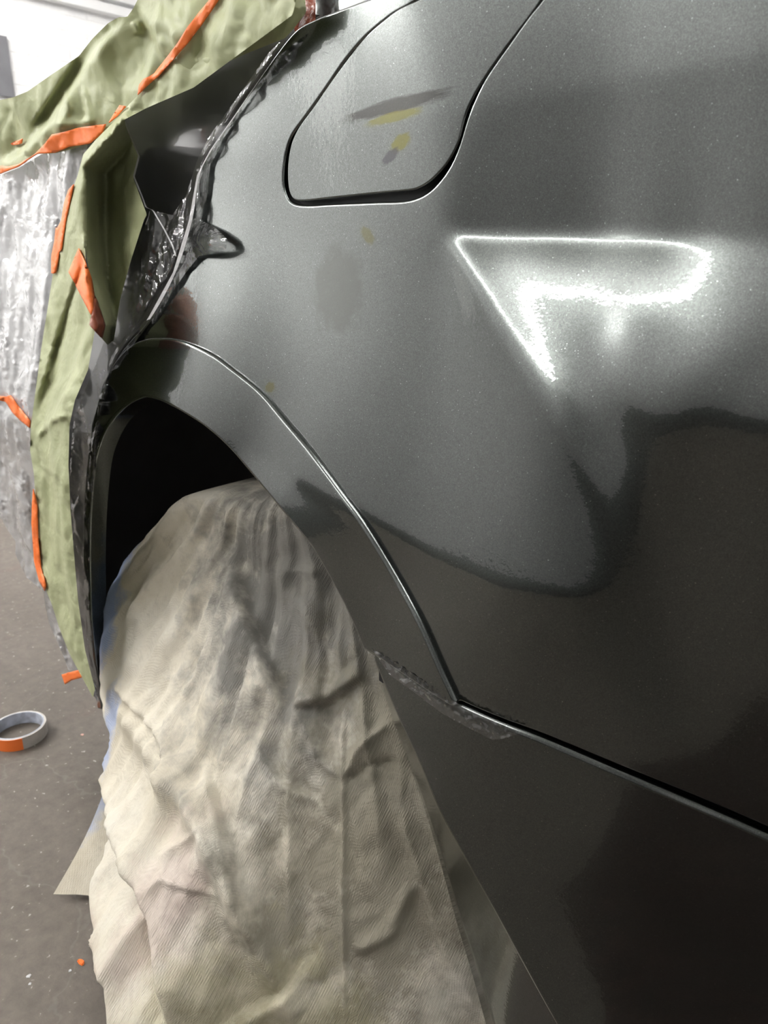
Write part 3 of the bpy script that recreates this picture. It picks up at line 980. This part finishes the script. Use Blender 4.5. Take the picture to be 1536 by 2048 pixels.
tape(Z1([(355, 885), (340, 950), (318, 1050), (305, 1130), (295, 1200)]) + Z2([(285, 250), (268, 350), (248, 355), (248, 270), (262, 200), (270, 130)]) + Z1([(272, 1100), (296, 1060), (308, 980), (330, 910)]),
     lambda q, P: np.maximum(off_lower(q, P), off_film(q, P)), 'ragged orange tape along the film edge left of the hanging green paper', step=4)
tape(Z2([(378, 232), (415, 310), (440, 380), (452, 450), (446, 520), (437, 552), (380, 440), (330, 345)]), off_lower, 'broad orange tape piece stuck across the hanging green paper strip', step=4)
tape(Z2([(452, 456), (470, 490), (505, 600), (490, 665), (430, 602), (439, 556), (448, 522)]), off_lower, 'dull reddish end of orange tape under clear film above the wheel arch', step=4, mat=simple('dull_red_tape', (0.30, 0.085, 0.045), 0.35, var=0.3, vscale=60))
tape(Z2([(-40, 935), (0, 940), (30, 945), (50, 935), (85, 985), (145, 1060), (145, 1095), (100, 1060), (60, 1020), (30, 970), (-40, 950)]), off_film, 'bright orange tape tail on the white plastic film at left', step=4)
tape(Z3([(205, 240), (228, 330), (235, 560), (252, 720), (282, 830), (275, 868), (240, 800), (210, 680), (195, 450), (198, 330)]), lambda q, P: np.maximum(off_film(q, P), off_lower(q, P)),
     'narrow orange tape edging the lower part of the hanging green paper', step=4)
tape(Z3([(380, 1380), (440, 1362), (490, 1350), (522, 1390), (490, 1402), (440, 1415), (400, 1440)]), lambda q, P: 0.05 + 0*q[:, 0], 'loose orange tape end hanging below the green paper near the floor', step=4)


# clear film gathered along the door gap
PLEAT = np.array([(585, 62), (540, 118), (480, 200), (425, 280), (402, 330), (398, 385), (378, 440), (362, 490), (340, 540), (300, 600), (262, 660), (232, 715), (212, 765), (197, 830), (186, 900), (180, 990)], float)
cf_poly = [(586, 58), (556, 106), (498, 194), (444, 275), (420, 330), (414, 390), (402, 440), (430, 455), (455, 478), (452, 498), (425, 508), (398, 512), (372, 545), (330, 605), (285, 665), (248, 715),
           (226, 760), (208, 820), (196, 890), (188, 980), (180, 1080), (178, 1200), (188, 1320), (206, 1412), (190, 1388), (165, 1290), (150, 1150), (142, 1020), (140, 930), (146, 850), (165, 790), (195, 720), (205, 690), (232, 640), (248, 560), (262, 510),
           (290, 450), (300, 420), (345, 430), (372, 390), (395, 320), (420, 270), (478, 190), (535, 108)]


def off_clear(q, P):
    w = np.clip((q[:, 1]-330)/180, 0.12, 1.0)
    dp = seg_dist(PLEAT, q, False)
    w = w * (0.35 + 0.65*np.exp(-(dp/70)**2)) * np.where(q[:, 0] > np.interp(q[:, 1], PLEAT[:, 1], PLEAT[:, 0]) + 4, 0.3, 1.0)
    h = 0.007 + w*(crumple(P*[1.5, 1, 1], 17, 0.018, 2.2) + 0.004*ridged((P[:, 0]+0.6*P[:, 2])*34, (P[:, 2]-P[:, 0])*9, 0.7))
    h = h + fold(q, PLEAT, 5, 0.007, 'ridge', False)*(0.55 + 0.9*perlin(q[:, 1]*0.03, q[:, 0]*0.01, 0.2)) + fold(q, PLEAT + [9, 2], 3, -0.004, 'ridge', False)
    right = q[:, 0] > np.interp(q[:, 1], PLEAT[:, 1], PLEAT[:, 0]) + 6
    h = np.where(right & (q[:, 1] < 700), 0.003 + 0.30*(h - 0.003), h)
    return h + 0.020*np.exp(-((q[:, 0]-426)/32)**2 - ((q[:, 1]-484)/26)**2)
o = sheet('clear_film', cf_poly, lambda x, z: door_y(x, z), M_CLEAR, None, 3.0, off_clear)
tag(o, 'crumpled clear plastic film gathered along the dark door gap above the wheel arch', 'plastic film')
fe = np.array([(247, 240), (258, 270), (276, 312), (266, 352), (282, 392), (290, 414), (304, 420), (325, 455), (343, 490), (350, 512)], float)
fe_poly = np.vstack([fe, fe[::-1] + [3.5, 1.0]])
sheet('film_edge', fe_poly, door_y, M_FILM, o, 2.5, lambda q, P: 0.022 + 0.03*np.exp(-((q[:, 1] - 250)/40)**2) + 0*q[:, 0])
o = sheet('clear_film', [(742, 1296), (800, 1330), (880, 1384), (940, 1422), (1005, 1450), (1040, 1466), (1012, 1476), (985, 1480), (930, 1452), (880, 1424), (830, 1386), (780, 1350)], BUMP, M_CLEAR, None, 3.0,
          lambda q, P: 0.006 + np.abs(crumple(P*[2.5, 1, 2.5], 22, 0.006, 8.1)))
tag(o, 'narrow clear film remnant stuck along the seam between quarter panel and bumper', 'plastic film')
o = sheet('tape_patch', [(586, -40), (632, -40), (631, 46), (610, 57), (589, 64)], lambda x, z: door_y(x, z) + 0.004 + 0.26*np.maximum(z - 1.10, 0), simple('brown_tape', (0.22, 0.055, 0.03), 0.25, var=0.4, vscale=50, bstr=0.8, bscale=40, bdist=0.01), None, 5,
          lambda q, P: 0.003 + 0.004*ridged(P[:, 0]*60, P[:, 2]*8))
tag(o, 'reddish brown tape patch under film at the top of the door gap', 'tape')


# ------------------------------------------------------------------ canvas dust sheet over the wheel
def cloth_mat():
    m, nt, p = new_mat('cream_canvas')
    v = coords(nt)
    sep = N(nt, 'ShaderNodeSeparateXYZ'); nt.links.new(v, sep.inputs[0])
    n1 = noise_tex(nt, v, 6, 6, 0.65); n2 = noise_tex(nt, v, 30, 5, 0.7)
    c = ramp(nt, n1.outputs[0], [(0.3, (0.56, 0.51, 0.40)), (0.5, (0.70, 0.65, 0.54)), (0.75, (0.78, 0.75, 0.67))])
    c = mix(nt, ramp(nt, n2.outputs[0], [(0.55, (0, 0, 0)), (0.75, (0.35, 0.35, 0.35))]), c, (0.36, 0.33, 0.28))
    # grey overspray on the shoulder and dirt at right, both with shade painted in
    def blob(x, z, rx, rz, lo, hi, seed):
        mp = N(nt, 'ShaderNodeMapping'); nt.links.new(v, mp.inputs[0])
        mp.inputs['Location'].default_value = (-x/rx, 0, -z/rz); mp.inputs['Scale'].default_value = (1/rx, 0.0, 1/rz)
        ln = N(nt, 'ShaderNodeVectorMath', operation='LENGTH'); nt.links.new(mp.outputs[0], ln.inputs[0])
        nn = noise_tex(nt, v, 14 + seed, 5, 0.65)
        ad = N(nt, 'ShaderNodeMath', operation='MULTIPLY_ADD'); nt.links.new(nn.outputs[0], ad.inputs[0]); ad.inputs[1].default_value = 1.0; nt.links.new(ln.outputs['Value'], ad.inputs[2])
        return ramp(nt, ad.outputs[0], [(0.0, (hi,)*3), (0.72, (hi,)*3), (1.0, (lo,)*3)])
    for x, z, rx, rz, hi, col, sd in CLOTH_STAINS_AND_SHADE:
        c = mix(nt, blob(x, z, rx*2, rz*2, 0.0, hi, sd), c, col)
    nt.links.new(c, p.inputs['Base Color'])
    p.inputs['Roughness'].default_value = 0.9
    p.inputs['Specular IOR Level'].default_value = 0.15
    w1 = N(nt, 'ShaderNodeTexWave', wave_type='BANDS', bands_direction='X'); w1.inputs['Scale'].default_value = 130; w1.inputs['Distortion'].default_value = 0.4
    w2 = N(nt, 'ShaderNodeTexWave', wave_type='BANDS', bands_direction='Z'); w2.inputs['Scale'].default_value = 130; w2.inputs['Distortion'].default_value = 0.4
    sb = N(nt, 'ShaderNodeMath', operation='SUBTRACT'); nt.links.new(sep.outputs[2], sb.inputs[0]); nt.links.new(sep.outputs[1], sb.inputs[1])
    cb = N(nt, 'ShaderNodeCombineXYZ'); nt.links.new(sep.outputs[0], cb.inputs[0]); nt.links.new(sb.outputs[0], cb.inputs[2])
    nt.links.new(cb.outputs[0], w1.inputs[0]); nt.links.new(cb.outputs[0], w2.inputs[0])
    wv = N(nt, 'ShaderNodeMath', operation='MULTIPLY'); nt.links.new(w1.outputs['Fac'], wv.inputs[0]); nt.links.new(w2.outputs['Fac'], wv.inputs[1])
    b = bump(nt, wv.outputs[0], 0.4, 0.0013)
    n3 = noise_tex(nt, v, 70, 4, 0.6)
    nt.links.new(bump(nt, n3.outputs[0], 0.35, 0.003, b), p.inputs['Normal'])
    return m


CLOTH_STAINS_AND_SHADE = [(0.25, 0.52, 0.30, 0.27, 0.82, (0.12, 0.12, 0.118), 0), (0.44, 0.34, 0.20, 0.44, 0.80, (0.185, 0.17, 0.13), 2), (-0.23, 0.34, 0.06, 0.22, 0.85, (0.30, 0.40, 0.66), 4),
                (-0.10, 0.15, 0.05, 0.13, 0.75, (0.34, 0.43, 0.66), 6), (0.13, 0.05, 0.09, 0.05, 0.5, (0.45, 0.32, 0.27), 5), (0.24, 0.16, 0.07, 0.10, 0.35, (0.55, 0.40, 0.38), 3), (0.36, 0.06, 0.14, 0.1, 0.4, (0.40, 0.37, 0.21), 7)]
M_CLOTH = cloth_mat()
edx = lambda z: np.interp(z, ed[::-1, 1], ed[::-1, 0])


def cloth_y(x, z):
    tyre = 0.035 + 0.10*np.clip(np.hypot(x - 0.05, z - 0.30) - 0.26, 0, 0.2)
    xe = edx(z)
    k = np.clip((xe - 0.02 - x)/0.25, 0, 1); k = k*k*(3-2*k)
    hem = np.interp(x, [-0.40, -0.10, 0.04, 0.21, 0.30, 0.40, 0.57, 0.66], [-0.07, -0.19, -0.285, -0.385, -0.325, -0.22, -0.03, 0.06])
    w = np.clip(1 - z/0.52, 0, 1)**1.25
    return (tyre + (1-k)*0.03)*(1-w) + hem*w


CL = np.array([(385, 986), (345, 998), (310, 1030), (285, 1062), (255, 1098), (232, 1130), (215, 1175), (206, 1215), (202, 1280), (199, 1360), (206, 1430), (212, 1480), (204, 1540), (203, 1600), (192, 1680), (180, 1740), (172, 1790), (168, 1850), (172, 1920), (180, 1990), (186, 2050), (192, 2120), (196, 2180)], float)
NV, NU = 250, 170
rows = np.linspace(0, 1, NV)
Lp = resample(spline(CL, 8), 1.0); sL = np.linspace(0, len(Lp)-1, NV).astype(int); Lp = Lp[sL]
RT = np.array([(430, 984), (470, 990), (540, 985), (640, 975), (760, 1010), (860, 1250), (940, 1500), (1060, 1800), (1130, 2000), (1180, 2180)], float)
Rp = resample(spline(RT, 8), 1.0); Rp = Rp[np.linspace(0, len(Rp)-1, NV).astype(int)]
# rows run from the left outline to the hidden right side, the top row along the tyre's crown
topline = np.array([(385, 986), (430, 984), (470, 990), (540, 983), (640, 975), (760, 1010)], float)
U = np.linspace(0, 1, NU)
tr_ = resample(spline(topline, 6), 1.0); tr_ = tr_[np.linspace(0, len(tr_)-1, NU).astype(int)]
R2 = np.array([(760, 1010), (860, 1250), (940, 1500), (1060, 1800), (1130, 2000), (1180, 2180)], float)
Rp = resample(spline(R2, 8), 1.0); Rp = Rp[np.linspace(0, len(Rp)-1, NV).astype(int)]
Bp = np.stack([Lp[-1]*(1-u) + Rp[-1]*u for u in U])
VV, UU = np.meshgrid(rows, U, indexing='ij')
Q = ((1-UU)[..., None]*Lp[:, None] + UU[..., None]*Rp[:, None] + (1-VV)[..., None]*tr_[None] + VV[..., None]*Bp[None]
     - ((1-UU)*(1-VV))[..., None]*Lp[0] - (UU*(1-VV))[..., None]*Rp[0] - ((1-UU)*VV)[..., None]*Lp[-1] - (UU*VV)[..., None]*Rp[-1])
q = Q.reshape(-1, 2)
def first_hit(q):
    d = rays(q); t = np.full(len(d), 0.45); done = np.zeros(len(d), bool)
    for _ in range(420):
        X = CAM + t[:, None]*d
        done |= (X[:, 1] >= cloth_y(X[:, 0], X[:, 2])) | (X[:, 2] <= 0.006)
        t = np.where(done, t, t + 0.005)
    lo, hi = t - 0.005, t
    for _ in range(12):
        mid = 0.5*(lo + hi); X = CAM + mid[:, None]*d
        c = (X[:, 1] >= cloth_y(X[:, 0], X[:, 2])) | (X[:, 2] <= 0.006)
        hi = np.where(c, mid, hi); lo = np.where(c, lo, mid)
    return CAM + hi[:, None]*d


P = first_hit(q)
e_ = 0.01
NC = np.stack([(cloth_y(P[:, 0]+e_, P[:, 2]) - cloth_y(P[:, 0]-e_, P[:, 2]))/(2*e_), -np.ones(len(P)), (cloth_y(P[:, 0], P[:, 2]+e_) - cloth_y(P[:, 0], P[:, 2]-e_))/(2*e_)], 1)
NC[P[:, 2] < 0.008] = (0, -0.3, 1)
NC /= np.linalg.norm(NC, axis=1)[:, None]
NC = np.stack([blur(NC[:, k].reshape(NV, NU), 3).ravel() for k in range(3)], 1)
CF = [([(475, 1090), (485, 1180), (520, 1290), (575, 1425)], 22, -0.020, 'step'), ([(520, 1060), (560, 1150), (640, 1250), (700, 1330)], 26, 0.012, 'ridge'),
      ([(360, 1000), (290, 1200), (262, 1400)], 20, 0.010, 'ridge'), ([(425, 1000), (380, 1150), (330, 1300), (275, 1420)], 14, 0.007, 'sharp'),
      ([(215, 1330), (260, 1420), (350, 1560), (430, 1680), (520, 1880), (600, 2060)], 26, 0.020, 'ridge'), ([(240, 1370), (330, 1480), (360, 1560)], 12, 0.010, 'step'),
      ([(205, 1560), (240, 1700), (300, 1850), (340, 2060)], 24, 0.022, 'step'), ([(400, 1500), (470, 1700), (500, 1850)], 14, -0.010, 'step'),
      ([(690, 1370), (686, 1480), (690, 1560), (686, 1800), (690, 2080)], 5, 0.006, 'ridge'), ([(690, 1560), (720, 1500), (790, 1440)], 10, 0.010, 'sharp'), ([(690, 1570), (740, 1530), (800, 1520)], 10, -0.008, 'sharp'),
      ([(690, 1560), (640, 1520), (590, 1400)], 14, 0.010, 'sharp'), ([(590, 1420), (660, 1400), (740, 1350)], 16, 0.012, 'step'), ([(560, 1160), (600, 1140), (650, 1150)], 12, 0.008, 'sharp'),
      ([(520, 1490), (560, 1560), (640, 1600)], 14, -0.008, 'step'), ([(700, 1900), (780, 1860), (830, 1750)], 16, 0.008, 'ridge'), ([(350, 1250), (345, 1400), (350, 1650)], 8, 0.006, 'sharp'),
      ([(395, 1200), (390, 1400), (400, 1600)], 10, -0.006, 'sharp'), ([(310, 1720), (420, 1660), (470, 1740)], 10, 0.006, 'sharp'), ([(290, 1800), (330, 1760), (460, 1790)], 10, 0.006, 'sharp'), ([(640, 1900), (560, 1990), (440, 2060)], 20, 0.010, 'step')]
h = 0
for l, w, hh, k in CF: h = h + fold(q, l, w, hh, k)
ang = np.arctan2(P[:, 0] - 0.14, 0.75 - P[:, 2]); rad = np.hypot(P[:, 0] - 0.14, 0.75 - P[:, 2])
h = h + 0.011*perlin(ang*11, rad*2.5, 0.4)*np.clip(rad*3, 0.2, 1) + 0.006*ridged(ang*17, rad*5, 2.4)*np.clip(rad*3, 0.2, 1) + crumple(P, 16, 0.006, 3.3)
dl = np.linalg.norm(P - np.repeat(P.reshape(NV, NU, 3)[:, :1], NU, 1).reshape(-1, 3), axis=1)
dt = np.linalg.norm(P - np.repeat(P.reshape(NV, NU, 3)[:1], NV, 0).reshape(-1, 3), axis=1)
roll = lambda d, w, dep: dep*(1 - np.sqrt(1 - (1 - np.clip(d/w, 0, 1))**2))
P += NC*h[:, None]
P[:, 1] += roll(dl, 0.03, 0.03) + roll(dt, 0.05, 0.09)
P[:, 2] = np.maximum(P[:, 2], 0.004)
F = [(i*NU+j, i*NU+j+1, (i+1)*NU+j+1, (i+1)*NU+j) for i in range(NV-1) for j in range(NU-1)]
# carry the cloth on over the tyre and round its front
Pg = P.reshape(NV, NU, 3)
back = Pg[0] + [0, 0.16, -0.01]; b0 = len(P)
P = np.vstack([P, back]); F += [(b0+j, b0+j+1, j+1, j) for j in range(NU-1)]
side = Pg[:, 0] + np.stack([0.015 + 0*rows, 0.01 + 0.11*np.clip(Pg[:, 0, 2]/0.35, 0, 1), 0*rows], 1); s0 = len(P)
P = np.vstack([P, side]); F += [(s0+i, i*NU, (i+1)*NU, s0+i+1) for i in range(NV-1)]
sh = mesh_obj('dust_sheet', P, [f_[::-1] for f_ in F], M_CLOTH)
tag(sh, 'cream canvas dust sheet with stains draped over the wheel inside the arch', 'dust sheet')
# hanging corner behind the main drape
def corner():
    top, bl, br = CAM + rays([(207, 1585)])[0]*1.40, on_floor([(114, 1784)], 0.012)[0], on_floor([(260, 1815)], 0.010)[0]
    v, f = [], []
    n = 16
    tp2 = CAM + rays([(240, 1610)])[0]*1.39
    for i in range(n+1):
        s = i/n
        a, b = top*(1-s) + bl*s, tp2*(1-s) + br*s
        for j in range(9):
            t = j/8
            p = a*(1-t) + b*t
            v.append(p + np.array([0.0, -1, 0])*0.006*math.sin(t*7+s*2)*s + np.array([0.01, 0, 0.004])*math.sin(s*math.pi))
    f = [(i*9+j, i*9+j+1, (i+1)*9+j+1, (i+1)*9+j) for i in range(n) for j in range(8)]
    mesh_obj('hemmed_corner', v, f, M_CLOTH, sh)
corner()

# ------------------------------------------------------------------ roll of tape and scraps on the floor
M_CORE = simple('cardboard_core', (0.50, 0.53, 0.60), 0.7, var=0.35, vscale=60)
M_SIDE = simple('paper_tape_side', (0.55, 0.52, 0.48), 0.8, var=0.15, vscale=40)


def ring(r0, r1, z0, z1, a0=0, a1=2*math.pi, n=72):
    full = abs(a1 - a0 - 2*math.pi) < 1e-6
    v, f = [], []
    m = n if full else n + 1
    for k in range(m):
        a = a0 + (a1-a0)*k/n
        for r, z in ((r0, z0), (r1, z0), (r1, z1), (r0, z1)): v.append((r*math.cos(a), r*math.sin(a), z))
    for k in range(n):
        a, b = k*4, ((k+1) % m)*4
        for j in range(4): f.append((a+j, b+j, b+(j+1) % 4, a+(j+1) % 4))
    if not full: f += [(0, 1, 2, 3), ((m-1)*4+3, (m-1)*4+2, (m-1)*4+1, (m-1)*4)]
    return v, f


tc = on_floor([(40, 1472)])[0]
roll_o = empty('tape_roll', (tc[0], tc[1], 0), 'nearly used up roll of tape lying on the concrete floor', 'tape roll')


def ring_part(name, args, mat):
    v, f = ring(*args)
    o = mesh_obj(name, v, f, mat, None, smooth=False); o.parent = roll_o
    return o
ring_part('core', (0.0455, 0.0475, 0.0005, 0.0255), M_CORE)
ring_part('tape_winding', (0.0475, 0.0510, 0.0, 0.025), M_SIDE)
va = math.atan2(CAM[1]-tc[1], CAM[0]-tc[0])
ring_part('orange_tape_end', (0.0510, 0.0518, 0.0, 0.025, va - 1.5, va + 0.05, 30), M_ORANGE)


def scrap(px, size, mat, label, name, cat, group=None, sq=(1, 1)):
    c = on_floor([px])[0]
    bmv = []
    n = 9
    for k in range(n):
        a = 2*math.pi*k/n
        r = size*(0.6 + 0.5*random.random())
        bmv.append((c[0] + r*sq[0]*math.cos(a), c[1] + r*sq[1]*math.sin(a), 0.0006))
    top = [(x*0.8 + c[0]*0.2, y*0.8 + c[1]*0.2, 0.0006 + size*0.3*random.random()) for x, y, z in bmv]
    f = [(k, (k+1) % n, n+(k+1) % n, n+k) for k in range(n)] + [tuple(range(n, 2*n))]
    o = mesh_obj(name, bmv + top, f, mat, smooth=False)
    tag(o, label, cat, group)


M_PINK = simple('faded_scrap', (0.6, 0.36, 0.30), 0.7)
M_PALE = simple('pale_chip', (0.55, 0.55, 0.55), 0.7)
scrap((163, 1924), 0.007, M_ORANGE, 'small torn orange tape scrap on the floor beside the dust sheet', 'tape_scrap', 'scrap', None, (1.3, 0.6))
scrap((165, 1470), 0.004, M_PINK, 'tiny pinkish scrap on the floor between tape roll and wheel', 'paper_scrap', 'scrap')
scrap((57, 1953), 0.0035, M_PALE, 'pale chip on the bare floor at bottom left, larger one', 'paint_chip', 'chip', 'pale chips on the floor')
scrap((60, 1968), 0.0025, M_PALE, 'pale chip on the bare floor at bottom left, smaller one just below another', 'paint_chip', 'chip', 'pale chips on the floor')
scrap((141, 1942), 0.0025, M_PALE, 'pale chip on the floor close to the orange tape scrap', 'paint_chip', 'chip', 'pale chips on the floor')

# flat brown stand-in, unseen, added to give the bumper its brown reflection
def reflection_stand_in():
    m, nt, p = new_mat('brown_stand_in')
    v = coords(nt, (3, 14, 1))
    n = noise_tex(nt, v, 4, 5, 0.6)
    nt.links.new(ramp(nt, n.outputs[0], [(0.3, (0.006, 0.004, 0.003)), (0.55, (0.03, 0.016, 0.012)), (0.8, (0.10, 0.055, 0.042))]), p.inputs['Base Color'])
    p.inputs['Roughness'].default_value = 0.8
    pl = [(.70, -.43), (.76, -.55), (.84, -.72), (1.35, -.78), (1.4, -.05), (.75, -.02), (.77, -.2)]
    n_ = len(pl)
    v_ = [(x, y, 0.001) for x, y in pl] + [(x, y, 0.006) for x, y in pl]
    f_ = [tuple(range(n_))[::-1], tuple(range(n_, 2*n_))] + [(k, (k+1) % n_, n_+(k+1) % n_, n_+k) for k in range(n_)]
    tag(mesh_obj('brown_stand_in', v_, f_, m, smooth=False), 'unseen brown stand-in added on the floor for the reflection in the lower bumper', 'card')  # added unseen stand-in, not a real card
reflection_stand_in()

# ------------------------------------------------------------------ things on the front wall
def on_wall(px, x=None):
    d = rays([px])[0]
    return CAM + d*((ROOM['x0'] if x is None else x) - CAM[0])/d[0]


M_GREYBOARD = simple('grey_window', (0.13, 0.13, 0.14), 0.6, var=0.2, vscale=8)
a, b = on_wall((-60, 60)), on_wall((27, 196))
struct(box_obj('window_1', (ROOM['x0'], ROOM['x0']+0.02, a[1], b[1], b[2], a[2]), M_GREYBOARD))
c = on_wall((230, 0))
for k, (dz, t_) in enumerate(((0.0, 0.035), (0.06, 0.02), (-0.07, 0.045))):
    struct(box_obj('trim_%d' % (k+1), (ROOM['x0'], ROOM['x0']+t_*1.5, ROOM['y0'], ROOM['y1'], c[2]+dz-t_/2, c[2]+dz+t_/2), M_WHITE))
